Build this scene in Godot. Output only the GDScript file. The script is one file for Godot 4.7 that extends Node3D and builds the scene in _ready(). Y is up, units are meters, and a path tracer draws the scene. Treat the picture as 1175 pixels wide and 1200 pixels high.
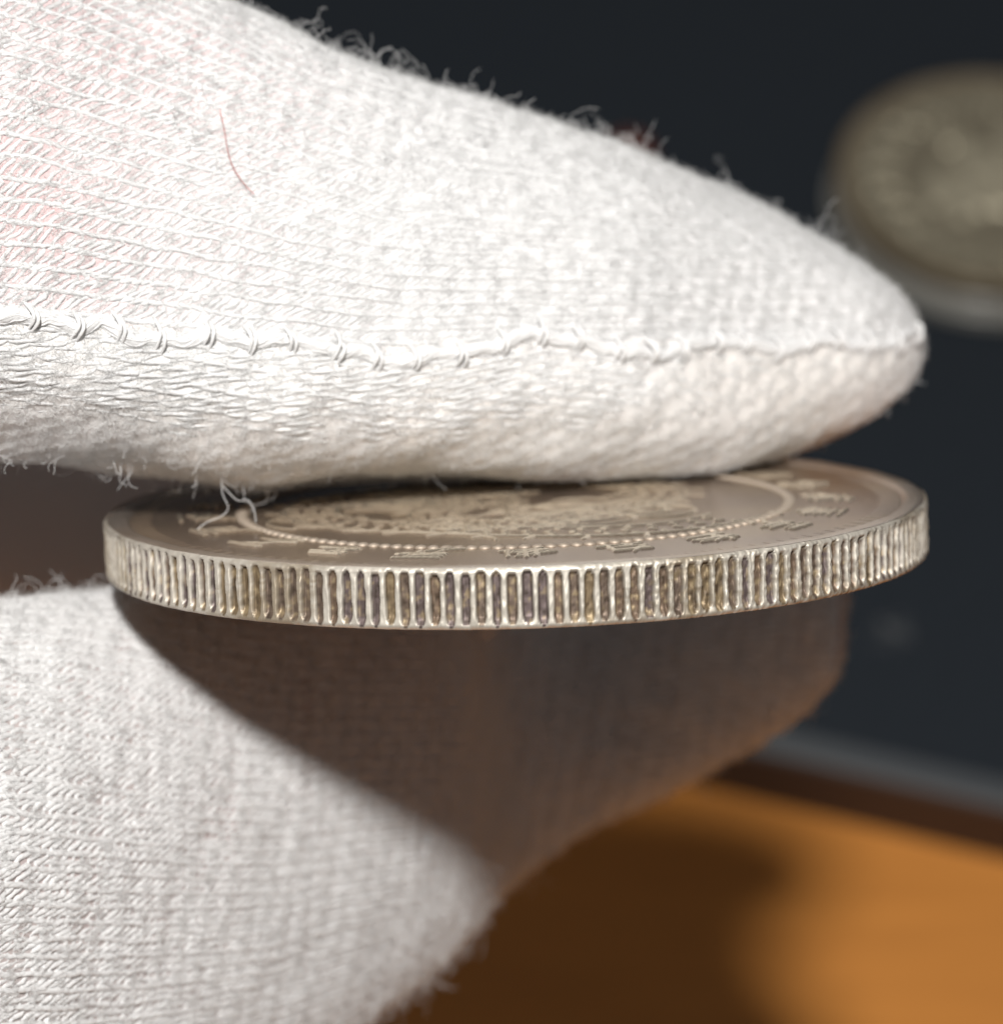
extends Node3D

const MM := 0.001
var rng := RandomNumberGenerator.new()
var noise := FastNoiseLite.new()
var hand_frame: Transform3D     # origin in the middle of the held coin, axes turned with the hand
var coin_mid := Vector3(0.69, -0.80, 0.0)
var coin_n: Vector3
const COIN_R := 19.5
const COIN_T := 2.63


# ---------------------------------------------------------------- mesh helpers
class Acc:
	var v := PackedVector3Array()
	var n := PackedVector3Array()
	var c := PackedColorArray()
	var i := PackedInt32Array()


func commit(called: String, a: Acc, m: Material, parent: Node = self) -> MeshInstance3D:
	var votes := 0
	var step: int = maxi(1, a.i.size() / 3 / 300)
	for k in range(0, a.i.size() / 3, step):
		var p = a.v[a.i[k * 3]]
		var g = (a.v[a.i[k * 3 + 1]] - p).normalized().cross((a.v[a.i[k * 3 + 2]] - p).normalized())
		votes += 1 if g.dot(a.n[a.i[k * 3]]) > 0 else -1
	if votes > 0:
		a.i.reverse()
	var v := PackedVector3Array()
	v.resize(a.v.size())
	for k in a.v.size():
		v[k] = a.v[k] * MM
	var arr := []
	arr.resize(Mesh.ARRAY_MAX)
	arr[Mesh.ARRAY_VERTEX] = v
	arr[Mesh.ARRAY_NORMAL] = a.n
	if a.c.size() == a.v.size():
		arr[Mesh.ARRAY_COLOR] = a.c
	arr[Mesh.ARRAY_INDEX] = a.i
	var me := ArrayMesh.new()
	me.add_surface_from_arrays(Mesh.PRIMITIVE_TRIANGLES, arr)
	me.surface_set_material(0, m)
	return put(called, me, parent)


func put(called: String, me: Mesh, parent: Node) -> MeshInstance3D:
	var o := MeshInstance3D.new()
	o.name = called
	o.mesh = me
	parent.add_child(o, true)
	return o


func tag(o: Node, label: String, category: String, group := "") -> void:
	o.set_meta("label", label)
	o.set_meta("category", category)
	if group:
		o.set_meta("group", group)


func stuff(o: Node) -> Node:
	o.set_meta("kind", "stuff")
	return o


# a tube through points, with a radius and a colour for each point (closed at the ends by its taper)
func tube(a: Acc, pts: PackedVector3Array, rad: PackedFloat32Array, sides: int, col: Color, use_col := true) -> void:
	var np := pts.size()
	if np < 2:
		return
	var ref := Vector3(0.31, 0.2, 0.93)
	for k in np:
		var t: Vector3 = (pts[mini(k + 1, np - 1)] - pts[maxi(k - 1, 0)]).normalized()
		var x := ref - t * ref.dot(t)
		if x.length_squared() < 1e-6:
			x = t.cross(Vector3(0, 1, 0.01))
		x = x.normalized()
		ref = x
		var y := t.cross(x)
		var base := a.v.size()
		for s in sides:
			var an := TAU * s / sides
			var d := x * cos(an) + y * sin(an)
			a.v.append(pts[k] + d * rad[k])
			a.n.append(d)
			if use_col:
				a.c.append(col)
		if k > 0:
			for s in sides:
				var s2 := (s + 1) % sides
				a.i.append_array([base - sides + s, base + s, base + s2, base - sides + s, base + s2, base - sides + s2])


func same(r: float, n: int) -> PackedFloat32Array:
	var f := PackedFloat32Array()
	f.resize(n)
	f.fill(r)
	return f


func grid_indices(a: Acc, w: int, h: int, base := 0) -> void:
	for j in h - 1:
		for i in w - 1:
			var p := base + j * w + i
			a.i.append_array([p, p + 1, p + w + 1, p, p + w + 1, p + w])


func mat(col: Color, rough := 0.9, metal := 0.0) -> StandardMaterial3D:
	var m := StandardMaterial3D.new()
	m.albedo_color = col.linear_to_srgb()
	m.roughness = rough
	m.metallic = metal
	return m


func vmat(rough := 0.9, metal := 0.0) -> StandardMaterial3D:
	var m := mat(Color.WHITE, rough, metal)
	m.vertex_color_use_as_albedo = true
	return m


# ---------------------------------------------------------------- a gloved digit: a closed sheet of cloth round a finger
class Limb:
	var ns: int
	var nt: int
	var j0: int
	var p := PackedVector3Array()
	var n := PackedVector3Array()
	var arc := PackedFloat32Array()
	var cu := PackedFloat32Array()

	func find(a: PackedFloat32Array, lo: int, hi: int, x: float) -> int:
		while hi - lo > 1:
			var m := (lo + hi) >> 1
			if a[m] <= x:
				lo = m
			else:
				hi = m
		return lo

	func row(i: int, v: float) -> Array:
		var b := i * nt
		var k := find(arc, b, b + nt - 1, v)
		var f: float = clampf((v - arc[k]) / maxf(arc[k + 1] - arc[k], 1e-6), 0.0, 1.0)
		return [p[k].lerp(p[k + 1], f), n[k].lerp(n[k + 1], f)]

	# point and normal at u mm along the side seam and v mm round from it (up is positive)
	func at(u: float, v: float) -> Array:
		var i := find(cu, 0, ns - 1, u)
		var f: float = clampf((u - cu[i]) / maxf(cu[i + 1] - cu[i], 1e-6), 0.0, 1.0)
		var a := row(i, v)
		var b := row(i + 1, v)
		return [a[0].lerp(b[0], f), a[1].lerp(b[1], f).normalized()]

	func top(u: float) -> float:
		return arc[find(cu, 0, ns - 1, u) * nt + nt - 1]

	func bottom(u: float) -> float:
		return arc[find(cu, 0, ns - 1, u) * nt]


func catmull(S: Array, x: float, k: int) -> float:
	var i := clampi(int(x), 0, S.size() - 2)
	var f := x - i
	var p0: float = S[maxi(i - 1, 0)][k]
	var p1: float = S[i][k]
	var p2: float = S[i + 1][k]
	var p3: float = S[mini(i + 2, S.size() - 1)][k]
	return 0.5 * (2.0 * p1 + (p2 - p0) * f + (2.0 * p0 - 5.0 * p1 + 4.0 * p2 - p3) * f * f + (3.0 * p1 - p0 - 3.0 * p2 + p3) * f * f * f)


func limb(S: Array, ns: int, nt: int, wrinkle: float, side: float, ex_low := 1.0, lead := 0) -> Limb:
	var L := Limb.new()
	L.ns = ns
	L.nt = nt
	L.j0 = nt / 2
	for i in ns:
		var x := (S.size() - 1.0) * i / (ns - 1.0)
		var g := []
		for k in 8:
			g.append(catmull(S, x, k))
		var O := Vector3(lerpf(g[0], g[3], 0.5), g[4], g[2])
		var T := Vector3(g[0], maxf(g[1], g[4] + 0.02), g[2])
		var F := Vector3(g[3], g[4], maxf(g[5], g[2] + 0.02))
		var B := Vector3(g[0], minf(g[6], g[4] - 0.02), g[2])
		var K := O - Vector3(0, 0, maxf(g[7], 0.02))
		for j in nt:
			var th := PI * (j - L.j0) / float(L.j0)
			var c := cos(th)
			var s := sin(th)
			var e: float = ex_low if s < 0.0 else 1.0
			var q := O + ((F - O) if c > 0 else (O - K)) * (signf(c) * pow(absf(c), e)) + ((T - O) if s > 0 else (O - B)) * (signf(s) * pow(absf(s), e))
			var dir := (q - O).normalized()
			q += dir * wrinkle * (noise.get_noise_3d(q.x * 0.9, q.y * 1.8, q.z * 1.8) * 0.7 + noise.get_noise_3d(q.x * 2.2 + 50, q.y * 4.0, q.z * 4.0) * 0.3)
			if s < 0.0 and side > 0.0:
				q += dir * -s * wrinkle * 1.7 * noise.get_noise_2d(q.x * 0.75 + 200.0, th * 6.0)
				q.y -= 1.1 * smoothstep(-0.5, -6.0, q.z - g[2])
			# the cloth flattens where it presses on the coin
			var r := q - coin_mid
			var h := r.dot(coin_n) * side
			var flat := (r - coin_n * r.dot(coin_n)).length()
			var lim := COIN_T / 2 + 0.14 - maxf(0.0, flat - COIN_R - 0.3) * 3.0
			if h < lim + 0.3:
				var want := lim + maxf(0.0, 0.3 * exp((h - lim - 0.3) / 0.3))
				q += coin_n * side * maxf(0.0, want - h)
			L.p.append(q)
	for i in ns:
		for j in nt:
			var a := L.p[mini(i + 1, ns - 1) * nt + j] - L.p[maxi(i - 1, 0) * nt + j]
			var jb := j - 1 if j > 0 else nt - 2
			var jf := j + 1 if j < nt - 1 else 1
			var b := L.p[i * nt + jf] - L.p[i * nt + jb]
			var nn := b.cross(a).normalized() * -1.0
			L.n.append(nn if nn.is_finite() and nn.length() > 0.5 else Vector3.RIGHT)
	# make sure that the normals point outward
	var mid := (ns / 2) * nt
	var cen := (L.p[mid] + L.p[mid + L.j0]) * 0.5
	if (L.p[mid + L.j0] - cen).dot(L.n[mid + L.j0]) < 0:
		for k in L.n.size():
			L.n[k] = -L.n[k]
	L.arc.resize(ns * nt)
	L.cu.resize(ns)
	for i in ns:
		var b := i * nt
		L.arc[b + L.j0] = 0.0
		for j in range(L.j0 + 1, nt):
			L.arc[b + j] = L.arc[b + j - 1] + L.p[b + j].distance_to(L.p[b + j - 1])
		for j in range(L.j0 - 1, -1, -1):
			L.arc[b + j] = L.arc[b + j + 1] - L.p[b + j].distance_to(L.p[b + j + 1])
		L.cu[i] = 0.0 if i == 0 else L.cu[i - 1] + L.p[b + L.j0].distance_to(L.p[b - nt + L.j0])
	# u counts from the knuckle; what is before it lies inside the palm
	var zero: float = L.cu[int(roundf((ns - 1.0) * lead / (S.size() - 1.0)))]
	for i in ns:
		L.cu[i] -= zero
	return L


# knitted yarn lying on the cloth from u0 to u1 along the digit and v0 to v1 round it
func knit(a: Acc, L: Limb, u0: float, u1: float, v0: float, v1: float, o: Dictionary) -> void:
	var C: float = o.course
	var W: float = o.wale
	var H: float = o.reach
	var seg: int = o.seg
	var k := 0
	var u := u0
	while u < u1:
		var pts := PackedVector3Array()
		var rad := PackedFloat32Array()
		var sc: float = lerpf(1.0, o.taper, smoothstep(o.t0, o.t1, u))
		var steps := int((v1 - v0) / W / sc * seg)
		var jit := (rng.randf() - 0.5) * C * 0.2
		var thick := rng.randf_range(0.85, 1.15)
		var col: Color = o.color
		col = col * rng.randf_range(0.96, 1.03)
		col.a = 1.0
		for i in steps:
			var t := TAU * i / seg
			var wob := noise.get_noise_2d(u * 6.0, (v0 + t) * 7.0)
			var h := H * (1.0 + 0.45 * wob)
			var vv: float = v0 + W / TAU * t + W * o.open * sin(2.0 * t) + o.skew * h * cos(t) + W * 0.20 * noise.get_noise_2d(u * 3.0 + 90.0, t * 3.0)
			var uu: float = u + jit + h * cos(t) + (W / TAU * t) * o.lean + C * 0.35 * noise.get_noise_2d(u * 4.0, t * 2.2 + 300.0)
			vv *= sc
			vv += o.drift * (u - u0)
			if uu < u0 or uu > u1 or vv > L.top(uu) * 0.9 or vv < L.bottom(uu) * 0.9 or vv < v0 or vv > o.get("vmax", v1):
				if pts.size() > 2:
					tube(a, pts, rad, 5, col)
				pts = PackedVector3Array()
				rad = PackedFloat32Array()
				continue
			var s := L.at(uu, vv)
			var fade: float = o.fade.call(uu, vv)
			pts.append(s[0] + s[1] * (o.lift - o.deep * cos(2.0 * t) + o.ridge * sin(t) - fade))
			rad.append(o.radius * sqrt(sc) * thick * (1.0 + 0.35 * noise.get_noise_2d(uu * 22.0, vv * 22.0 + k)))
		if pts.size() > 2:
			tube(a, pts, rad, 5, col)
		k += 1
		u += C * sqrt(sc)


# short fluff and longer curly fibres that stand off the cloth
func fluff(a: Acc, L: Limb, count: int, u0: float, u1: float, vlo: float, vhi: float, len0: float, len1: float, r: float, curl: float, stand: float, segs: int, col: Color, bunch := 1) -> void:
	for g in count / bunch:
		var ug := rng.randf_range(u0, u1)
		var vg := rng.randf_range(maxf(vlo, L.bottom(ug) * 0.95), minf(vhi, L.top(ug) * 0.95))
		var many := bunch if bunch == 1 else rng.randi_range(1, bunch * 2)
		for k in many:
			var u := clampf(ug + rng.randfn() * 0.4 * (0.0 if bunch == 1 else 1.0), u0, u1)
			var s := L.at(u, vg + rng.randfn() * 0.4 * (0.0 if bunch == 1 else 1.0))
			var n: Vector3 = s[1]
			var p: Vector3 = s[0] + n * 0.1
			var d := (n * stand + Vector3(rng.randfn(), rng.randfn(), rng.randfn()) * 0.5).normalized()
			var axis := Vector3(rng.randfn(), rng.randfn(), rng.randfn()).normalized()
			var length := lerpf(len0, len1, pow(rng.randf(), 2.0))
			var pts := PackedVector3Array()
			var rad := PackedFloat32Array()
			var bend := rng.randf_range(-curl, curl)
			var thick := r * rng.randf_range(0.6, 1.25)
			for i in segs:
				pts.append(p)
				rad.append(thick * (1.0 if i < segs - 1 else 0.3))
				p += d * length / segs
				if rng.randf() < 0.3:
					axis = (axis + Vector3(rng.randfn(), rng.randfn(), rng.randfn()) * 0.9).normalized()
					bend = rng.randf_range(-curl, curl)
				d = d.rotated(axis, bend)
				var off: float = (p - s[0]).dot(n)
				if off < 0.08:
					d = (d + n * 0.4).normalized()
			tube(a, pts, rad, 3, col)


func _ready() -> void:
	rng.seed = 7
	noise.seed = 3
	noise.frequency = 0.1
	noise.fractal_octaves = 2
	# ------------------------------------------------------------ camera
	var pitch := deg_to_rad(47.0)
	var basis := Basis(Vector3(1, 0, 0), -pitch)
	var cam := Camera3D.new()
	cam.name = "camera"
	var lens := CameraAttributesPhysical.new()
	lens.frustum_focal_length = 75.0
	lens.frustum_near = 0.01
	lens.frustum_far = 20.0
	lens.frustum_focus_distance = 0.1365
	lens.exposure_aperture = 31.0
	cam.attributes = lens
	cam.near = 0.01
	cam.far = 20.0
	cam.keep_aspect = Camera3D.KEEP_HEIGHT
	cam.fov = rad_to_deg(2.0 * atan(600.0 / 3734.0))
	cam.transform = Transform3D(basis, Vector3(0, 0.2585, 0))
	add_child(cam)
	cam.current = true
	hand_frame = Transform3D(basis, cam.position + basis * Vector3(0, 0, -0.152))
	# ------------------------------------------------------------ light: one small work lamp above and behind the viewer, a dim room
	var env := Environment.new()
	env.background_mode = Environment.BG_COLOR
	env.background_color = Color(0.090, 0.086, 0.086).linear_to_srgb()
	env.tonemap_mode = Environment.TONE_MAPPER_LINEAR
	env.tonemap_exposure = 1.0
	env.sdfgi_enabled = true
	env.ssao_enabled = true
	env.ssil_enabled = true
	var we := WorldEnvironment.new()
	we.name = "environment"
	we.environment = env
	add_child(we)
	var lamp := SpotLight3D.new()
	lamp.name = "work_lamp"
	lamp.position = hand_frame * (Vector3(-0.004, 0.110, 0.333))
	lamp.light_color = Color(1.0, 0.99, 0.975)
	lamp.light_energy = 0.195
	lamp.light_size = 0.014
	lamp.spot_range = 3.0
	lamp.spot_attenuation = 2.0
	lamp.spot_angle = 42.0
	lamp.spot_angle_attenuation = 0.7
	lamp.shadow_enabled = true
	add_child(lamp)
	lamp.look_at(hand_frame * Vector3(0.006, -0.030, -0.05))

	coin_n = Vector3(-sin(0.029) * cos(0.1445), cos(0.029) * cos(0.1445), sin(0.1445))
	build_table()
	build_coins()
	build_hand()


# ---------------------------------------------------------------- table, mat and what lies on it
func noise_texture(freq: float, ramp: Array, seed_: int, size := 512, octaves := 4) -> NoiseTexture2D:
	var t := NoiseTexture2D.new()
	var f := FastNoiseLite.new()
	f.seed = seed_
	f.frequency = freq
	f.fractal_octaves = octaves
	t.noise = f
	t.width = size
	t.height = size
	t.seamless = true
	var g := Gradient.new()
	g.set_color(0, ramp[0])
	g.set_color(1, ramp[1])
	t.color_ramp = g
	return t


func box_shape(a: Acc, lo: Vector3, hi: Vector3, r: float) -> void:
	# a box with its upper edges rounded: rings from the foot to the top, then a lid
	var prof := [[0.0, lo.y]]
	for k in 7:
		var an := PI / 2 * k / 6.0
		prof.append([r * (1.0 - cos(an)), hi.y - r + r * sin(an)])
	for k in prof.size():
		var ins: float = prof[k][0]
		var y: float = prof[k][1]
		var up := 0.0 if k == 0 else sin(PI / 2 * (k - 1) / 6.0)
		var c := [Vector3(lo.x + ins, y, hi.z - ins), Vector3(hi.x - ins, y, hi.z - ins), Vector3(hi.x - ins, y, lo.z + ins), Vector3(lo.x + ins, y, lo.z + ins)]
		var ns := [Vector3(0, 0, 1), Vector3(1, 0, 0), Vector3(0, 0, -1), Vector3(-1, 0, 0)]
		var base := a.v.size()
		for s in 4:
			for e in 2:
				a.v.append(c[(s + e) % 4])
				a.n.append((ns[s] * sqrt(1.0 - up * up) + Vector3.UP * up).normalized())
		if k > 0:
			for s in 4:
				var q := base + s * 2
				a.i.append_array([q - 8, q - 7, q + 1, q - 8, q + 1, q])
	var b := a.v.size()
	for s in 4:
		a.v.append(a.v[b - 8 + s * 2])
		a.n.append(Vector3.UP)
	a.i.append_array([b, b + 1, b + 2, b, b + 2, b + 3])


func build_table() -> void:
	var wood := mat(Color(0.66, 0.26, 0.048), 0.6)
	wood.albedo_texture = noise_texture(0.02, [Color(0.93, 0.92, 0.90), Color(1, 1, 1)], 11)
	wood.uv1_triplanar = true
	wood.uv1_scale = Vector3(3.0, 3.0, 26.0)
	var a := Acc.new()
	box_shape(a, Vector3(-800, -30, -700), Vector3(800, 0, 500), 3)
	var t := commit("table_top", a, wood)
	t.set_meta("kind", "structure")
	tag(t, "orange brown wooden table top below the gloved hand", "table")

	var board := Node3D.new()
	board.name = "display_board"
	board.transform = Transform3D(Basis(Vector3.UP, -0.296), Vector3(0.0385, 0, -0.1969))
	add_child(board)
	tag(board, "dark blue grey display board with pale grey edge strip and brown side", "board")
	var felt := mat(Color(0.0095, 0.0155, 0.0225), 0.75)
	felt.metallic_specular = 0.5
	felt.albedo_texture = noise_texture(0.05, [Color(0.86, 0.87, 0.9), Color(1, 1, 1)], 5)
	felt.uv1_triplanar = true
	felt.uv1_scale = Vector3(14, 14, 14)
	a = Acc.new()
	box_shape(a, Vector3(-380, 0.0, -440), Vector3(380, 7.6, 0), 0.6)
	commit("wooden_core", a, mat(Color(0.042, 0.020, 0.011), 0.6), board)
	a = Acc.new()
	box_shape(a, Vector3(-380, 7.604, -440), Vector3(380, 8.0, -3.4), 0.2)
	commit("dark_surface", a, felt, board)
	a = Acc.new()
	box_shape(a, Vector3(-380, 7.602, -3.3), Vector3(380, 8.3, -0.1), 0.35)
	commit("edge_strip", a, mat(Color(0.075, 0.082, 0.088), 0.5), board)

	# a small round bead behind the finger
	var bead := Node3D.new()
	bead.name = "brown_bead"
	bead.position = Vector3(0.0150, 0.008, -0.2890)
	add_child(bead)
	tag(bead, "small red brown bead lying on the dark board behind the finger", "bead")
	a = Acc.new()
	var w := 25
	for j in 17:
		for i in w:
			var th := PI * (0.06 + 0.88 * j / 16.0)
			var ph := TAU * i / (w - 1)
			var d := Vector3(sin(th) * cos(ph), cos(th), sin(th) * sin(ph))
			a.v.append(Vector3(d.x * 3.0, 2.6 + d.y * 2.6, d.z * 3.0))
			a.n.append(d)
	grid_indices(a, w, 17)
	commit("bead_body", a, mat(Color(0.15, 0.036, 0.018), 0.7), bead)
	a = Acc.new()
	var hole := PackedVector3Array([Vector3(0, 5.1, 0), Vector3(0, 0.1, 0)])
	tube(a, hole, same(0.62, 2), 10, Color(), false)
	commit("bead_hole", a, mat(Color(0.02, 0.01, 0.008), 0.9), bead)

	# a tuft of lint on the board
	a = Acc.new()
	for k in 26:
		var p := Vector3(rng.randfn() * 0.8, rng.randf_range(0.1, 0.7), 0.0) + Vector3(0, 0, rng.randfn() * 0.8)
		var d := Vector3(rng.randfn(), 0.5 * rng.randfn(), rng.randfn()).normalized()
		var pts := PackedVector3Array()
		for i in 9:
			pts.append(p)
			p += d * 0.22
			p.y = maxf(p.y, 0.06)
			d = d.rotated(Vector3(rng.randfn(), rng.randfn(), rng.randfn()).normalized(), rng.randf_range(-0.7, 0.7))
		tube(a, pts, same(0.022, 9), 3, Color(), false)
	var lint := commit("lint_tuft", a, mat(Color(0.34, 0.34, 0.34), 1.0))
	lint.position = Vector3(0.0407, 0.008, -0.2166)
	tag(lint, "small white tuft of lint on the dark board right of the held coin", "lint")


# ---------------------------------------------------------------- coins
var relief := PackedFloat32Array()
const RN := 560
const RW := 18.45


func stroke(pts: Array, width: float, height: float) -> void:
	var cell := 2.0 * RW / (RN - 1)
	for k in pts.size() - 1:
		var p: Vector2 = pts[k]
		var q: Vector2 = pts[k + 1]
		var lo := Vector2(minf(p.x, q.x), minf(p.y, q.y)) - Vector2(width, width)
		var hi := Vector2(maxf(p.x, q.x), maxf(p.y, q.y)) + Vector2(width, width)
		for j in range(maxi(0, int((lo.y + RW) / cell)), mini(RN - 1, int((hi.y + RW) / cell) + 1) + 1):
			for i in range(maxi(0, int((lo.x + RW) / cell)), mini(RN - 1, int((hi.x + RW) / cell) + 1) + 1):
				var x := Vector2(i * cell - RW, j * cell - RW)
				var d := x.distance_to(Geometry2D.get_closest_point_to_segment(x, p, q))
				if d < width:
					var h := height * smoothstep(0.0, 0.75, 1.0 - d / width)
					var at := j * RN + i
					if h > relief[at]:
						relief[at] = h


func polar(r: float, an: float) -> Vector2:
	return Vector2(r * cos(an), r * sin(an))


func design() -> void:
	relief.resize(RN * RN)
	relief.fill(0.0)
	# border teeth inside the rim
	for k in 132:
		var an := TAU * k / 132.0
		stroke([polar(17.4, an), polar(18.1, an)], 0.24, 0.08)
	# ring of worn legend characters
	for g in 21:
		var an := TAU * g / 21.0 + 0.06
		var mid := polar(15.0, an)
		var ux := Vector2(-sin(an), cos(an))
		var uy := Vector2(cos(an), sin(an))
		var n := rng.randi_range(7, 11)
		for s in n:
			var kind := rng.randi_range(0, 4)
			var y := lerpf(-0.95, 0.95, (s + rng.randf()) / n)
			var x := rng.randf_range(-0.7, 0.7)
			if kind <= 1:
				stroke([mid + ux * -1.05 + uy * y, mid + ux * rng.randf_range(0.4, 1.1) + uy * (y + 0.12)], 0.16, 0.24)
			elif kind == 2:
				stroke([mid + ux * x - uy * 1.1, mid + ux * x + uy * rng.randf_range(0.2, 1.1)], 0.16, 0.24)
			else:
				stroke([mid + ux * x + uy * y, mid + ux * (x * 0.3 - 0.5) + uy * (y - 0.5), mid + ux * (x - 0.9) + uy * (y - 1.0)], 0.15, 0.24)
	# a coiled, scaled dragon body with whiskers and clouds inside the beaded ring
	var spine := []
	for k in 90:
		var f := k / 89.0
		var an := 0.4 + f * TAU * 1.55
		spine.append(polar(10.3 - 6.6 * f + 1.3 * sin(an * 2.5), an))
	for side in [-1.25, 1.25]:
		var line := []
		for k in range(1, 89):
			var d: Vector2 = (spine[k + 1] - spine[k - 1]).normalized()
			line.append((spine[k] as Vector2) + Vector2(-d.y, d.x) * side)
		stroke(line, 0.17, 0.24)
	for k in range(2, 88):
		var p: Vector2 = spine[k]
		var d: Vector2 = (spine[k + 1] - spine[k - 1]).normalized()
		var nrm := Vector2(-d.y, d.x)
		for s in [-0.8, 0.0, 0.8]:
			var c: Vector2 = p + nrm * s + d * (0.3 if s == 0.0 else 0.0)
			stroke([c - nrm * 0.24 - d * 0.12, c + d * 0.14, c + nrm * 0.24 - d * 0.12], 0.13, 0.22)
	for k in range(0, 88, 2):
		var p: Vector2 = spine[k]
		var out := p.normalized()
		stroke([p + out * 1.3, p + out * 2.0 + Vector2(-out.y, out.x) * 0.5], 0.2, 0.2)
	for k in 12:
		var c := polar(rng.randf_range(2.0, 10.0), rng.randf() * TAU)
		var curl := []
		var turn := rng.randf_range(1.1, 2.0) * (1 if rng.randf() < 0.5 else -1)
		var ph := rng.randf() * TAU
		for i in 44:
			var f := i / 43.0
			curl.append(c + polar(0.25 + 2.3 * f, ph + turn * TAU * f * 1.5))
		stroke(curl, 0.15, 0.26)
	for k in 46:
		var p := polar(rng.randf_range(0.5, 11.0), rng.randf() * TAU)
		var an := rng.randf() * TAU
		var wave := []
		for i in 16:
			wave.append(p)
			p += polar(0.33, an)
			an += sin(i * 0.7 + k) * 0.35
		if p.length() < 11.8:
			stroke(wave, 0.14, 0.24)


func edge_noise(an: float, y: float, f: float, o: float) -> float:
	return noise.get_noise_3d(cos(an) * COIN_R * f + o, y * f, sin(an) * COIN_R * f)


# how pitted the edge is: most on the right of the part turned to the viewer
func corroded(an: float) -> float:
	var d := absf(angle_difference(an, 1.02))
	return smoothstep(0.55, 0.2, d) * 0.9 + 0.25 * clampf(noise.get_noise_1d(an * 40.0) * 2.0, 0.0, 1.0)


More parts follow.
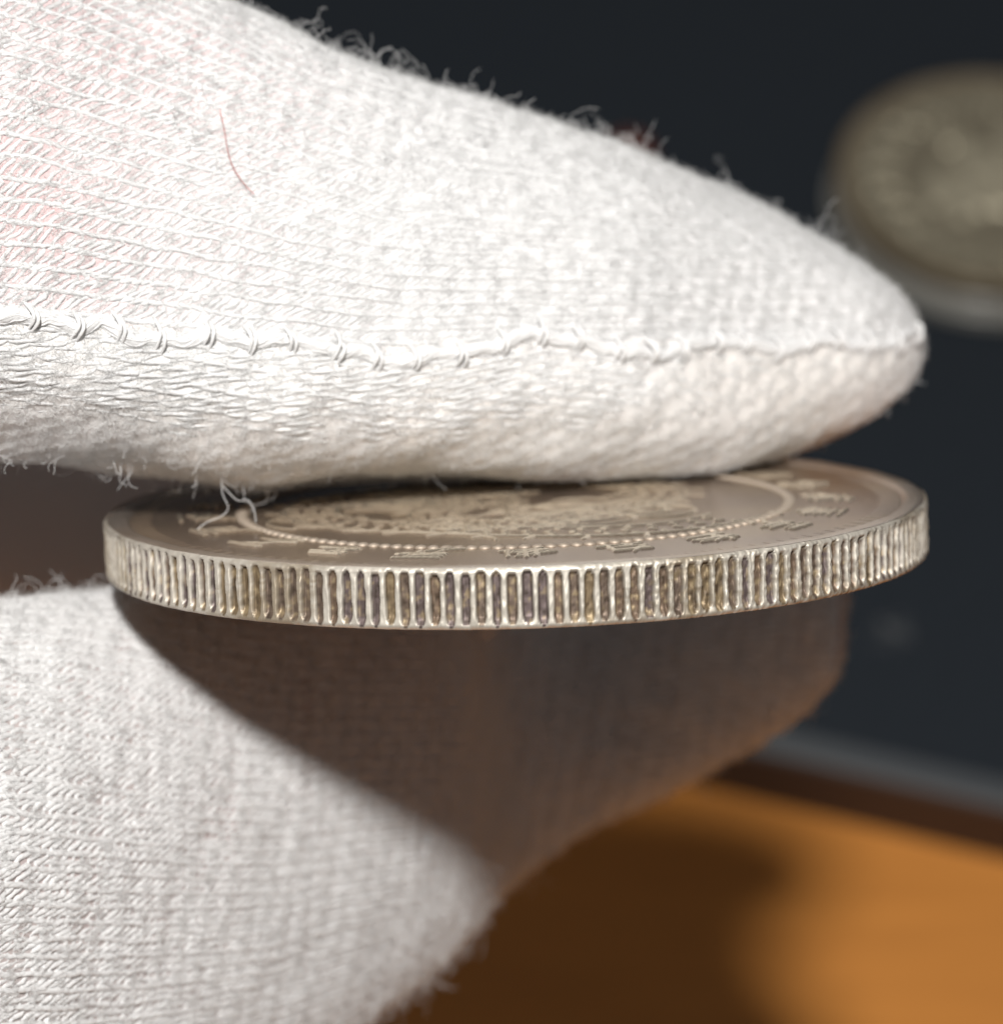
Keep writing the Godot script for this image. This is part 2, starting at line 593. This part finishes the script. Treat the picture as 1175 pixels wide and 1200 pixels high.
func build_coins() -> void:
	design()
	var silver := vmat(0.54, 0.52)
	var field := vmat(0.24, 0.78)
	var coin := Node3D.new()
	coin.name = "silver_coin"
	var roll := 0.029
	var e1 := Vector3(cos(roll), sin(roll), 0)
	coin.transform = hand_frame * Transform3D(Basis(e1, coin_n, e1.cross(coin_n)), coin_mid * MM)
	add_child(coin)
	tag(coin, "silver coin with reeded edge held edge-on between gloved finger and thumb", "coin", "silver coins")
	var half := COIN_T / 2
	# the struck faces
	for face in 2:
		var a := Acc.new()
		var cell := 2.0 * RW / (RN - 1)
		var at := PackedInt32Array()
		at.resize(RN * RN)
		at.fill(-1)
		var sgn := 1.0 if face == 0 else -1.0
		var step := 1 if face == 0 else 3
		for j in range(0, RN, step):
			for i in range(0, RN, step):
				var x := i * cell - RW
				var z := j * cell - RW
				if x * x + z * z > RW * RW:
					continue
				at[j * RN + i] = a.v.size()
				var h := relief[j * RN + i]
				var wear := noise.get_noise_2d(x * 5.0, z * 5.0)
				a.v.append(Vector3(x, sgn * (half - 0.17 + 0.42 * h + 0.006 * wear), z))
				var gx := relief[j * RN + mini(i + 1, RN - 1)] - relief[j * RN + maxi(i - 1, 0)]
				var gz := relief[mini(j + 1, RN - 1) * RN + i] - relief[maxi(j - 1, 0) * RN + i]
				a.n.append(Vector3(-gx * 0.22 / cell, sgn, -gz * 0.22 / cell).normalized())
				var tone := noise.get_noise_2d(x * 1.3 + 40.0, z * 1.3)
				var c := Color(0.33, 0.255, 0.205).lerp(Color(0.40, 0.31, 0.225), clampf(0.5 + tone, 0.0, 1.0))
				a.c.append(c.lerp(Color(0.78, 0.68, 0.54), smoothstep(0.05, 0.15, h)))
		for j in range(0, RN - step, step):
			for i in range(0, RN - step, step):
				var q := [at[j * RN + i], at[j * RN + i + step], at[(j + step) * RN + i + step], at[(j + step) * RN + i]]
				if q.min() >= 0:
					a.i.append_array([q[0], q[1], q[2], q[0], q[2], q[3]])
		commit("obverse" if face == 0 else "reverse", a, field, coin)
	# raised rims
	for face in 2:
		var a := Acc.new()
		var sgn := 1.0 if face == 0 else -1.0
		var prof := [[18.1, -0.22, 0.0], [18.3, -0.16, -0.4], [18.42, -0.06, -0.5], [18.5, -0.01, -0.3], [18.6, 0.0, 0.0], [18.9, 0.0, 0.0], [19.16, -0.005, 0.1], [19.3, -0.03, 0.45]]
		var w := 721
		for p in prof:
			for i in w:
				var an := TAU * i / (w - 1)
				var nick := edge_noise(an, 0.0, 3.0, 7.0) * 0.03
				a.v.append(Vector3(cos(an) * p[0], sgn * (half + p[1] + nick * (1.0 if p[0] > 17.8 else 0.3)), sin(an) * p[0]))
				a.n.append((Vector3(cos(an), 0, sin(an)) * p[2] + Vector3(0, sgn, 0)).normalized())
				var t := edge_noise(an, p[0], 2.0, 30.0)
				a.c.append(Color(0.58, 0.50, 0.43).lerp(Color(0.44, 0.35, 0.27), clampf(0.35 + t, 0.0, 1.0)))
		grid_indices(a, w, prof.size())
		commit("rim", a, field, coin)
	# reeds: one ridge with half a groove on either side, each a piece of its own
	var N := 188
	var pit := [Color(0.17, 0.12, 0.085), Color(0.13, 0.10, 0.095), Color(0.19, 0.14, 0.085), Color(0.15, 0.11, 0.085)]
	for k in N:
		var a := Acc.new()
		var nw := 15
		var nh := 24
		for j in nh:
			var y := half - (COIN_T * j / (nh - 1.0))
			for i in nw:
				var ph := i / (nw - 1.0) - 0.5
				var an := TAU * (k + ph) / N
				var idx := k if ph < 0.0 else k + 1
				var hs := hash(idx % N + 17)
				var r0 := float(hs % 1000) / 1000.0
				var r1 := float(hs / 1000 % 1000) / 1000.0
				# groove: half a width of it here, rounded at its ends
				var top_end := half - 0.16 - 0.16 * r0 * r0
				var low_end := -half + 0.09 + 0.14 * r1 * r1
				var into := minf(top_end - y, y - low_end)
				var wide := 0.34 + 0.04 * r1 + 0.10 * edge_noise(an, y, 6.0, 3.0)
				var pinch := sqrt(clampf((top_end - y) / 0.20, 0.0, 1.0) * clampf((y - low_end) / 0.36, 0.0, 1.0))
				pinch = sqrt(pinch)
				var d := 0.5 - absf(ph)
				var g := 0.0
				if into > 0.0:
					g = 1.0 - smoothstep(0.62, 1.0, d / maxf(wide * pinch, 0.001))
				var rough := edge_noise(an, y, 14.0, 0.0)
				var r := COIN_R - 0.05 - (0.17 + 0.08 * r1) * g * smoothstep(0.0, 0.35, y - low_end) + 0.045 * rough * (1.0 - 0.3 * g) + (0.016 + 0.05 * corroded(an)) * edge_noise(an, y, 34.0, 60.0)
				# rounded lips above and below
				var lip := maxf(0.0, absf(y) - (half - 0.16)) / 0.16
				r -= 0.16 * (1.0 - sqrt(maxf(0.0, 1.0 - lip * lip * 0.98)))
				r += 0.05 * (1.0 - g) * smoothstep(0.36, 0.25, absf(y - (half - 0.3))) * edge_noise(an, 0, 4.0, 90.0)
				var yy := y + edge_noise(an, 0.0, 3.0, 7.0) * 0.03 * smoothstep(0.3, 1.0, y / half)
				a.v.append(Vector3(cos(an) * r, yy, sin(an) * r))
				var dirt := noise.get_noise_3d(cos(an) * 150.0, y * 40.0, sin(an) * 150.0)
				var dirt2 := edge_noise(an, y, 20.0, 44.0)
				var gc: Color = pit[hs / 7 % 4]
				gc = gc.lerp(Color(0.36, 0.28, 0.17), clampf(dirt2 * 1.8 - 0.2, 0.0, 0.7))
				gc = gc.lerp(Color(0.05, 0.035, 0.025), clampf(-dirt2 * 2.0 - 0.35, 0.0, 0.7))
				var rc := Color(0.60, 0.56, 0.49).lerp(Color(0.32, 0.255, 0.175), clampf(edge_noise(an, y, 1.2, 20.0) * 1.3 + dirt * 0.5 + 0.10 + 0.45 * corroded(an), 0.0, 0.8))
				a.c.append(rc.lerp(gc, smoothstep(0.15, 0.75, g)))
		for j in nh:
			for i in nw:
				var du := a.v[j * nw + mini(i + 1, nw - 1)] - a.v[j * nw + maxi(i - 1, 0)]
				var dv := a.v[mini(j + 1, nh - 1) * nw + i] - a.v[maxi(j - 1, 0) * nw + i]
				var n := dv.cross(du).normalized()
				a.n.append(n if n.dot(Vector3(a.v[j * nw + i].x, 0, a.v[j * nw + i].z)) > 0 else -n)
		grid_indices(a, nw, nh)
		commit("reed", a, silver, coin)
	# the ring of beads on the face
	var a := Acc.new()
	for j in 6:
		for i in 13:
			var th := PI / 2 * j / 5.0
			var ph := TAU * i / 12.0
			var d := Vector3(sin(th) * cos(ph), cos(th), sin(th) * sin(ph))
			a.v.append(d * Vector3(0.29, 0.12, 0.33))
			a.n.append(d)
			a.c.append(Color(0.44, 0.37, 0.30))
	grid_indices(a, 13, 6)
	var first := commit("bead", a, vmat(0.6, 0.5), coin)
	for k in 142:
		var b: MeshInstance3D = first if k == 0 else put("bead", first.mesh, coin)
		b.position = Vector3(cos(TAU * k / 142.0) * 13.0, half - 0.175, sin(TAU * k / 142.0) * 13.0) * MM
		b.rotation.y = -TAU * k / 142.0 + PI / 2

	# the second coin lies on the board on a capsule base
	var other := coin.duplicate()
	other.name = "silver_coin_001"
	add_child(other)
	var dull := vmat(0.42, 0.55)
	dull.albedo_color = Color(0.60, 0.56, 0.44).linear_to_srgb()
	for part in other.get_children():
		(part as MeshInstance3D).material_override = dull
	# its face is struck with a larger, worn design
	relief.fill(0.0)
	for k in 34:
		var p := polar(rng.randf_range(1.0, 8.5), rng.randf() * TAU)
		var an := rng.randf() * TAU
		stroke([p, p + polar(rng.randf_range(1.5, 4.0), an), p + polar(3.0, an + 0.9)], rng.randf_range(1.0, 2.2), rng.randf_range(0.3, 0.75))
	for k in 44:
		var an := TAU * k / 44.0
		stroke([polar(12.6, an), polar(15.6, an + 0.12 * (1.0 if k % 2 == 0 else -1.0))], 0.75, rng.randf_range(0.25, 0.5))
	a = Acc.new()
	var cell2 := 2.0 * RW / (RN - 1)
	var w2 := 181
	for j in 60:
		for i in w2:
			var rr := 18.2 * (1.0 - j / 59.0)
			var an := TAU * i / (w2 - 1)
			var q := polar(rr, an)
			var gi := clampi(int((q.x + RW) / cell2), 1, RN - 2)
			var gj := clampi(int((q.y + RW) / cell2), 1, RN - 2)
			var h := relief[gj * RN + gi]
			a.v.append(Vector3(q.x, half - 0.30 + h, q.y))
			a.n.append(Vector3(relief[gj * RN + gi - 1] - relief[gj * RN + gi + 1], 2.0 * cell2, relief[(gj - 1) * RN + gi] - relief[(gj + 1) * RN + gi]).normalized())
			a.c.append(Color(0.56, 0.53, 0.49).lerp(Color(1.0, 0.98, 0.92), smoothstep(0.05, 0.6, h)))
	grid_indices(a, w2, 60)
	var face2 := commit("obverse", a, dull, other)
	for part in other.get_children():
		if part != face2 and (part.name.begins_with("bead") or part.name == "obverse"):
			other.remove_child(part)
			part.free()
	face2.name = "obverse"
	other.transform = Transform3D(Basis(Vector3.UP, 1.9).scaled(Vector3.ONE * 0.955), Vector3(0.0575, 0.0138, -0.2805))
	tag(other, "blurred silver coin lying face up on the dark board behind", "coin", "silver coins")
	var cap := Node3D.new()
	cap.name = "coin_capsule"
	cap.position = Vector3(0.0575, 0.008, -0.2805)
	cap.scale = Vector3(0.945, 0.95, 0.945)
	add_child(cap)
	tag(cap, "pale round plastic capsule base under the blurred coin", "capsule")
	var plastic := mat(Color(0.27, 0.265, 0.24), 0.25)
	a = Acc.new()
	var prof := [[0.0, 0.0], [19.3, 0.0], [19.9, 0.4], [20.0, 1.2], [20.0, 3.6], [19.8, 4.4], [19.3, 4.7], [18.0, 4.7], [0.0, 4.7]]
	for k in prof.size():
		for i in 97:
			var an := TAU * i / 96.0
			a.v.append(Vector3(cos(an) * prof[k][0], prof[k][1], sin(an) * prof[k][0]))
			var t := Vector2(prof[mini(k + 1, 8)][0] - prof[maxi(k - 1, 0)][0], prof[mini(k + 1, 8)][1] - prof[maxi(k - 1, 0)][1]).normalized()
			a.n.append(Vector3(cos(an) * t.y, -t.x, sin(an) * t.y).normalized())
	grid_indices(a, 97, prof.size())
	commit("base", a, plastic, cap)
	a = Acc.new()
	var ring := PackedVector3Array()
	for i in 97:
		var an := TAU * i / 96.0
		ring.append(Vector3(cos(an) * 20.15, 2.4, sin(an) * 20.15))
	tube(a, ring, same(0.35, 97), 8, Color(), false)
	commit("joint_ring", a, plastic, cap)


# ---------------------------------------------------------------- the gloved hand
func cloth_mesh(called: String, L: Limb, m: Material, parent: Node, colour: Callable) -> MeshInstance3D:
	var a := Acc.new()
	a.v = L.p.duplicate()
	a.n = L.n.duplicate()
	for i in L.ns:
		for j in L.nt:
			a.c.append(colour.call(L.cu[i], L.arc[i * L.nt + j], L.p[i * L.nt + j]))
	grid_indices(a, L.nt, L.ns)
	# the open end inside the hand
	return commit(called, a, m, parent)


func build_hand() -> void:
	var hand := Node3D.new()
	hand.name = "gloved_hand"
	hand.transform = hand_frame
	add_child(hand)
	tag(hand, "hand in white knitted cotton glove pinching the coin between finger and thumb", "gloved hand")
	var cloth := vmat(1.0)
	cloth.rim_enabled = true
	cloth.rim = 0.5
	cloth.rim_tint = 0.0
	cloth.backlight_enabled = true
	cloth.backlight = Color(0.3, 0.3, 0.3)
	var yarn := vmat(0.95)
	yarn.rim_enabled = true
	yarn.rim = 0.6
	yarn.rim_tint = 0.0
	yarn.backlight_enabled = true
	yarn.backlight = Color(0.70, 0.70, 0.70)
	var fibre := noise_texture(0.035, [Color(0, 0, 0), Color(1, 1, 1)], 21, 512, 5)
	for m in [yarn, cloth]:
		m.heightmap_enabled = true
		m.heightmap_texture = fibre
		m.heightmap_scale = 0.004
		m.uv1_triplanar = true
		m.uv1_scale = Vector3.ONE * 330.0
	var white := Color(0.90, 0.90, 0.90)

	var FS := [[-62.00, 16.00, 8.00, -62.00, 13.00, 9.00, 10.00, 1.00],
		[-51.00, 27.00, 10.00, -51.00, 14.00, 18.00, 3.00, 8.00],
		[-37.77, 31.87, 12.00, -35.08, 7.66, 22.00, 2.06, 9.00],
		[-32.87, 30.51, 10.50, -30.55, 7.82, 20.50, 2.27, 9.00],
		[-28.34, 29.40, 8.50, -26.45, 8.10, 18.10, 3.07, 9.00],
		[-22.97, 27.84, 6.00, -21.52, 8.21, 15.20, 2.89, 9.00],
		[-17.46, 25.62, 3.00, -16.40, 7.95, 12.00, 2.35, 9.00],
		[-11.64, 23.49, 0.80, -10.97, 7.56, 9.50, 1.66, 8.50],
		[-5.65, 21.17, -1.50, -5.34, 7.31, 6.90, 1.69, 8.00],
		[0.52, 19.59, -4.00, 0.50, 7.77, 4.00, 1.80, 8.00],
		[6.92, 17.63, -7.00, 6.59, 7.95, 0.60, 1.83, 7.50],
		[11.39, 16.23, -10.00, 10.90, 8.09, -3.00, 2.30, 7.00],
		[15.97, 14.32, -12.50, 15.40, 8.41, -6.60, 3.35, 6.00],
		[18.95, 12.54, -13.50, 18.42, 8.66, -8.90, 4.92, 4.80],
		[20.69, 10.98, -14.00, 20.31, 8.77, -10.90, 6.45, 3.20],
		[21.48, 9.79, -14.20, 21.28, 8.78, -12.70, 7.79, 1.50],
		[21.76, 8.95, -14.30, 21.72, 8.80, -14.00, 8.68, 0.30]]
	var TS := [[-62.00, -19.00, 6.00, -62.00, -21.00, 8.00, -23.00, 1.00],
		[-51.00, -9.00, 8.00, -51.00, -20.00, 18.00, -32.00, 9.00],
		[-38.31, -6.08, 10.00, -34.81, -17.27, 23.00, -36.51, 12.00],
		[-33.45, -5.21, 8.00, -30.43, -16.84, 21.00, -36.25, 12.00],
		[-29.03, -4.57, 5.00, -26.57, -16.57, 17.50, -35.82, 12.00],
		[-23.68, -4.19, 1.50, -21.95, -16.06, 12.50, -34.66, 12.00],
		[-18.28, -3.76, -4.00, -17.16, -15.69, 5.50, -33.00, 11.00],
		[-12.59, -2.41, -11.50, -11.93, -14.94, -3.00, -30.21, 10.00],
		[-7.65, -1.37, -18.50, -7.28, -13.47, -10.20, -27.53, 9.50],
		[-4.12, -0.57, -24.00, -3.94, -12.60, -16.00, -25.45, 9.00],
		[-2.05, -0.39, -28.00, -1.96, -12.11, -20.60, -24.10, 8.60],
		[-0.47, -0.35, -33.00, -0.45, -11.71, -26.40, -22.44, 8.50],
		[1.64, -0.30, -36.50, 1.58, -11.11, -29.90, -21.05, 8.50],
		[5.75, -0.20, -39.00, 5.56, -10.17, -32.40, -18.72, 8.00],
		[9.77, -0.20, -37.50, 9.43, -8.82, -31.00, -16.65, 7.00],
		[13.96, -0.49, -32.50, 13.54, -7.43, -27.00, -13.84, 6.00],
		[16.90, -1.20, -27.00, 16.52, -6.47, -23.00, -11.12, 4.20],
		[18.26, -2.59, -24.00, 17.99, -6.04, -21.40, -9.29, 2.60],
		[18.86, -4.69, -23.00, 18.81, -5.98, -22.50, -7.26, 0.50]]
	# ---------------- forefinger above the coin
	var F := limb(FS, 273, 141, 0.35, 1.0, 0.86, 2)
	var skin := func(u: float, v: float, p: Vector3) -> Color:
		var c := Color(0.87, 0.865, 0.865)
		if v > 0.0:
			var t: float = smoothstep(0.0, -20.0, p.x) * (0.55 + 0.45 * noise.get_noise_3d(p.x * 0.9, p.y * 0.9, 5.0))
			c = c.lerp(Color(0.66, 0.42, 0.42), clampf(t, 0.03, 0.8))
		else:
			c = c.lerp(Color(0.82, 0.77, 0.72), clampf(0.35 + noise.get_noise_3d(p.x * 0.8, p.y * 0.8, 9.0) * 0.5, 0.0, 0.6))
		return c
	var finger := cloth_mesh("forefinger", F, cloth, hand, skin)
	var ulast: float = F.cu[F.ns - 1]
	var u_in := 8.0
	var acc := Acc.new()
	var none := func(u: float, v: float) -> float: return 0.03 * noise.get_noise_2d(u * 2.0, v * 2.0) + 0.06 * smoothstep(ulast - 30.0, ulast - 8.0, u)
	knit(acc, F, u_in, ulast - 0.8, 0.3, 27.0, {"taper": 0.56, "t0": 12.0, "t1": 44.0, "course": 0.48, "wale": 0.98, "reach": 0.45, "seg": 14, "ridge": 0.025, "open": 0.0, "skew": 0.375, "lean": 0.0, "drift": 0.0, "lift": -0.02, "deep": 0.055, "radius": 0.112, "color": white, "fade": none})
	stuff(commit("upper_knit", acc, yarn, finger))
	acc = Acc.new()
	var sink := func(u: float, v: float) -> float: return 0.20 * smoothstep(-2.0, -6.5, v) + 0.10 * noise.get_noise_2d(u * 3.0, v * 3.0) + 0.2 * smoothstep(ulast - 30.0, ulast - 8.0, u)
	knit(acc, F, u_in, ulast - 1.5, -9.0, 7.0, {"taper": 0.8, "t0": 20.0, "t1": 50.0, "course": 1.0, "wale": 0.60, "reach": 0.78, "seg": 12, "ridge": 0.03, "open": 0.0, "skew": 0.20, "lean": 0.0, "drift": -0.10, "vmax": -0.2, "lift": -0.01, "deep": 0.03, "radius": 0.105, "color": white, "fade": sink})
	stuff(commit("lower_knit", acc, yarn, finger))

	# seam: a rolled edge of twisted strands, sewn over with loops
	acc = Acc.new()
	var path := PackedVector3Array()
	var rads := PackedFloat32Array()
	var frames := []
	var nseg := 420
	for i in nseg:
		var u := lerpf(u_in - 4.0, ulast - 0.6, i / (nseg - 1.0))
		var v := 0.75 * noise.get_noise_1d(u * 1.6) + 0.25 * noise.get_noise_1d(u * 5.0 + 70.0)
		var s := F.at(u, v)
		var thin := smoothstep(ulast, ulast - 9.0, u)
		path.append(s[0] + s[1] * 0.02)
		rads.append((0.33 + 0.09 * noise.get_noise_1d(u * 4.0 + 30.0)) * (0.55 + 0.45 * thin))
		frames.append([s[1], u, v])
	tube(acc, path, rads, 12, white)
	var seam := commit("seam", acc, yarn, hand)
	acc = Acc.new()
	for st in 13:
		var pts := PackedVector3Array()
		var rr := PackedFloat32Array()
		for i in range(1, nseg - 1):
			var t: Vector3 = (path[i + 1] - path[i - 1]).normalized()
			var n: Vector3 = frames[i][0]
			var b := t.cross(n)
			var an: float = TAU * st / 13.0 + frames[i][1] * (0.7 if st % 2 == 0 else 0.45) + 0.8 * noise.get_noise_1d(i * 0.8 + st * 90)
			pts.append(path[i] + (n * sin(an) + b * cos(an)) * rads[i] * 0.93)
			rr.append(0.055 * (1.0 + 0.5 * noise.get_noise_1d(i * 3.0 + st * 50)))
		tube(acc, pts, rr, 5, white)
	stuff(commit("twisted_strand", acc, yarn, seam))
	var us := u_in - 3.0
	while us < ulast - 1.5:
		acc = Acc.new()
		for two in 2:
			var pts := PackedVector3Array()
			var rr := PackedFloat32Array()
			var hgt := rng.randf_range(0.55, 0.95)
			var lean := rng.randf_range(-0.35, 0.15)
			for i in 15:
				var f := i / 14.0
				var v := lerpf(-0.55, hgt, f)
				var base_v := 0.75 * noise.get_noise_1d(us * 1.6)
				var s := F.at(us + two * 0.25 + lean * (f - 0.5), base_v + v - 0.12 * two)
				pts.append(s[0] + s[1] * (0.0 + 0.66 * sin(PI * clampf(f * 1.02, 0.0, 1.0)) - 0.06 * two))
				rr.append(0.09 * (0.6 + 0.4 * sin(PI * f)) * (1.3 if f > 0.6 else 1.0))
			tube(acc, pts, rr, 6, white)
		commit("stitch", acc, yarn, hand)
		us += rng.randf_range(1.85, 2.3)

	# ---------------- thumb below the coin
	var T := limb(TS, 229, 141, 0.3, -1.0, 0.95, 2)
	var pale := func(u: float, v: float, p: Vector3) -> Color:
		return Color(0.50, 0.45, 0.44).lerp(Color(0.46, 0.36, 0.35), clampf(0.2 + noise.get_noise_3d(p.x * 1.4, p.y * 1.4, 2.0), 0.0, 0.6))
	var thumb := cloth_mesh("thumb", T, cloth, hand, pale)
	var tl: float = T.cu[T.ns - 1]
	acc = Acc.new()
	var flat := func(u: float, v: float) -> float: return 0.07 * noise.get_noise_2d(u * 2.0, v * 2.0)
	knit(acc, T, 8.0, tl - 1.0, -22.0, 36.0, {"taper": 0.8, "t0": 14.0, "t1": 50.0, "course": 0.58, "wale": 0.80, "reach": 0.50, "seg": 14, "ridge": 0.02, "open": 0.05, "skew": 0.06, "lean": 0.0, "drift": -0.17, "lift": -0.03, "deep": 0.04, "radius": 0.148, "color": white, "fade": flat})
	stuff(commit("thumb_knit", acc, yarn, thumb))

	# ---------------- middle finger, curled behind the gap
	var MS := []
	for k in 9:
		var f := k / 8.0
		var x := lerpf(-46.0, 2.0, f)
		var r: float = 9.0 * sqrt(maxf(0.0, 1.0 - pow(f, 6.0)))
		var y := -1.0 - 3.0 * f
		MS.append([x, y + r, -24.0, x, y, -24.0 + r, y - r, r])
	var M := limb(MS, 60, 61, 0.3, 1.0)
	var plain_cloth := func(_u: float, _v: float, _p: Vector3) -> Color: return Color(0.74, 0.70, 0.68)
	cloth_mesh("middle_finger", M, cloth, hand, plain_cloth)
	# ---------------- the palm that joins them, left of the picture
	var PS := []
	for k in 15:
		var f := k / 14.0
		var x := lerpf(-128.0, -33.0, f)
		var r: float = lerpf(22.0, 25.0, f) * pow(maxf(0.0, 1.0 - pow(absf(f - 0.5) / 0.5, 5.0)), 0.5)
		PS.append([x, -1.0 + r * lerpf(1.05, 1.35, f), -3.0, x, -1.0, -3.0 + r * 0.8, -1.0 - r * lerpf(1.05, 1.35, f), r * 0.9])
	var P := limb(PS, 60, 61, 0.5, 1.0)
	cloth_mesh("palm", P, cloth, hand, plain_cloth)

	# ---------------- a thread end hanging from the finger onto the coin
	acc = Acc.new()
	var ends := [[Vector3(-13.0, 2.0, 4.0), Vector3(-12.9, 0.9, 4.6), Vector3(-12.6, 0.2, 5.0), Vector3(-12.9, -0.2, 5.2), Vector3(-13.6, -0.5, 5.4), Vector3(-14.0, -0.9, 5.7), Vector3(-14.15, -1.6, 6.0)],
		[Vector3(-12.9, 1.2, 4.4), Vector3(-12.2, 0.55, 4.8), Vector3(-11.7, 0.55, 5.0), Vector3(-11.4, 0.1, 5.1), Vector3(-11.3, -0.5, 5.2)]]
	for e in ends:
		var cv := Curve3D.new()
		for k in e.size():
			var tan_: Vector3 = (e[mini(k + 1, e.size() - 1)] - e[maxi(k - 1, 0)]) / 6.0
			cv.add_point(e[k], -tan_, tan_)
		cv.bake_interval = 0.12
		var bp := cv.get_baked_points()
		tube(acc, bp, same(0.0145, bp.size()), 5, white)
	commit("loose_thread", acc, yarn, hand)
	# ---------------- a reddish hair caught on the cloth
	acc = Acc.new()
	var hair := PackedVector3Array()
	for k in 24:
		var f := k / 23.0
		var s := F.at(26.0 + 1.5 * f * f, lerpf(10.6, 6.6, f))
		hair.append((s[0] as Vector3) + (s[1] as Vector3) * (0.45 + 0.2 * sin(f * 7.0)))
	tube(acc, hair, same(0.022, 24), 5, Color(), false)
	var red := commit("red_fibre", acc, mat(Color(0.42, 0.14, 0.13), 0.8), self)
	red.transform = hand_frame
	tag(red, "short reddish hair caught on the white cloth of the upper finger", "fibre")
	# ---------------- fluff
	var soft := mat(Color(0.96, 0.96, 0.955), 1.0)
	soft.backlight_enabled = true
	soft.backlight = Color.WHITE
	var hairs := tuft_meshes(soft, 0.18, 0.006, 0.6)
	var tall := tuft_meshes(soft, 0.42, 0.005, 0.9)
	down(F, tall, 5000, u_in, ulast, -3.0, 30.0, finger)
	down(T, tall, 8000, 8.0, tl, -26.0, 26.0, thumb)
	down(F, hairs, 22000, u_in, ulast, -30.0, 30.0, finger)
	down(T, hairs, 17000, 8.0, tl, -26.0, 26.0, thumb)
	acc = Acc.new()
	fluff(acc, F, 2500, u_in, ulast, -30.0, 30.0, 0.3, 0.9, 0.008, 0.6, 0.75, 6, white)
	fluff(acc, F, 120, u_in, ulast, -30.0, 30.0, 0.5, 2.6, 0.011, 0.8, 0.8, 18, white, 3)
	fluff(acc, F, 1000, 12.0, ulast - 3.0, 9.0, 23.0, 0.5, 3.2, 0.0115, 0.75, 1.0, 22, white, 4)
	fluff(acc, F, 130, u_in, 30.0, -14.0, -8.5, 0.7, 2.4, 0.0115, 0.85, 0.6, 20, white, 5)
	stuff(commit("loose_fibres", acc, yarn, finger))
	acc = Acc.new()
	fluff(acc, T, 3000, 8.0, tl, -26.0, 26.0, 0.3, 0.9, 0.008, 0.6, 0.75, 6, white)
	fluff(acc, T, 260, 8.0, tl, -30.0, 30.0, 0.7, 2.8, 0.0125, 0.8, 0.8, 18, white, 5)
	fluff(acc, T, 260, 8.0, 26.0, 8.0, 22.0, 0.7, 3.0, 0.0125, 0.85, 0.8, 20, white, 6)
	fluff(acc, T, 420, tl * 0.40, tl * 0.74, -20.0, -5.0, 0.6, 2.6, 0.0125, 0.6, 1.1, 18, white, 4)
	stuff(commit("loose_fibres", acc, yarn, thumb))


# a few small tufts of cotton down, lying close to the cloth (y is up)
func tuft_meshes(m: Material, cap: float, thick: float, most: float) -> Array:
	var out := []
	for k in 5:
		var a := Acc.new()
		for h in 9:
			var p := Vector3(rng.randf_range(-0.3, 0.3), 0.06, rng.randf_range(-0.3, 0.3))
			var d := Vector3(rng.randfn(), rng.randf_range(0.1, 0.9), rng.randfn()).normalized()
			var pts := PackedVector3Array()
			var rad := PackedFloat32Array()
			var length := rng.randf_range(0.3, most)
			for i in 6:
				pts.append(p)
				rad.append(thick if i < 5 else 0.003)
				p += d * length / 6.0
				d = d.rotated(Vector3(rng.randfn(), rng.randfn(), rng.randfn()).normalized(), rng.randf_range(-0.8, 0.8))
				if p.y > cap:
					d.y = -absf(d.y)
				elif p.y < 0.08:
					d.y = absf(d.y)
			tube(a, pts, rad, 3, Color(0.95, 0.95, 0.95))
		var o := commit("tuft", a, m)
		remove_child(o)
		out.append(o.mesh)
		o.free()
	return out


func down(L: Limb, meshes: Array, count: int, u0: float, u1: float, vlo: float, vhi: float, parent: Node) -> void:
	for me in meshes:
		var mm := MultiMesh.new()
		mm.transform_format = MultiMesh.TRANSFORM_3D
		mm.mesh = me
		mm.instance_count = count / meshes.size()
		var tries := rng.randi_range(0, 999)
		for k in mm.instance_count:
			# spread evenly, without clumps, over the part of the cloth that is there
			var u := 0.0
			var v := 0.0
			while true:
				tries += 1
				u = lerpf(u0, u1, fposmod(tries * 0.7548776662, 1.0))
				v = lerpf(vlo, vhi, fposmod(tries * 0.5698402909, 1.0))
				if v > L.bottom(u) * 0.97 and v < L.top(u) * 0.97:
					break
			u += rng.randf_range(-0.1, 0.1)
			var s := L.at(u, v)
			var y: Vector3 = s[1]
			var x := y.cross(Vector3(rng.randfn(), rng.randfn(), rng.randfn())).normalized()
			mm.set_instance_transform(k, Transform3D(Basis(x, y, x.cross(y)), (s[0] as Vector3) * MM))
		var o := MultiMeshInstance3D.new()
		o.name = "cotton_down"
		o.multimesh = mm
		parent.add_child(o, true)
		stuff(o)
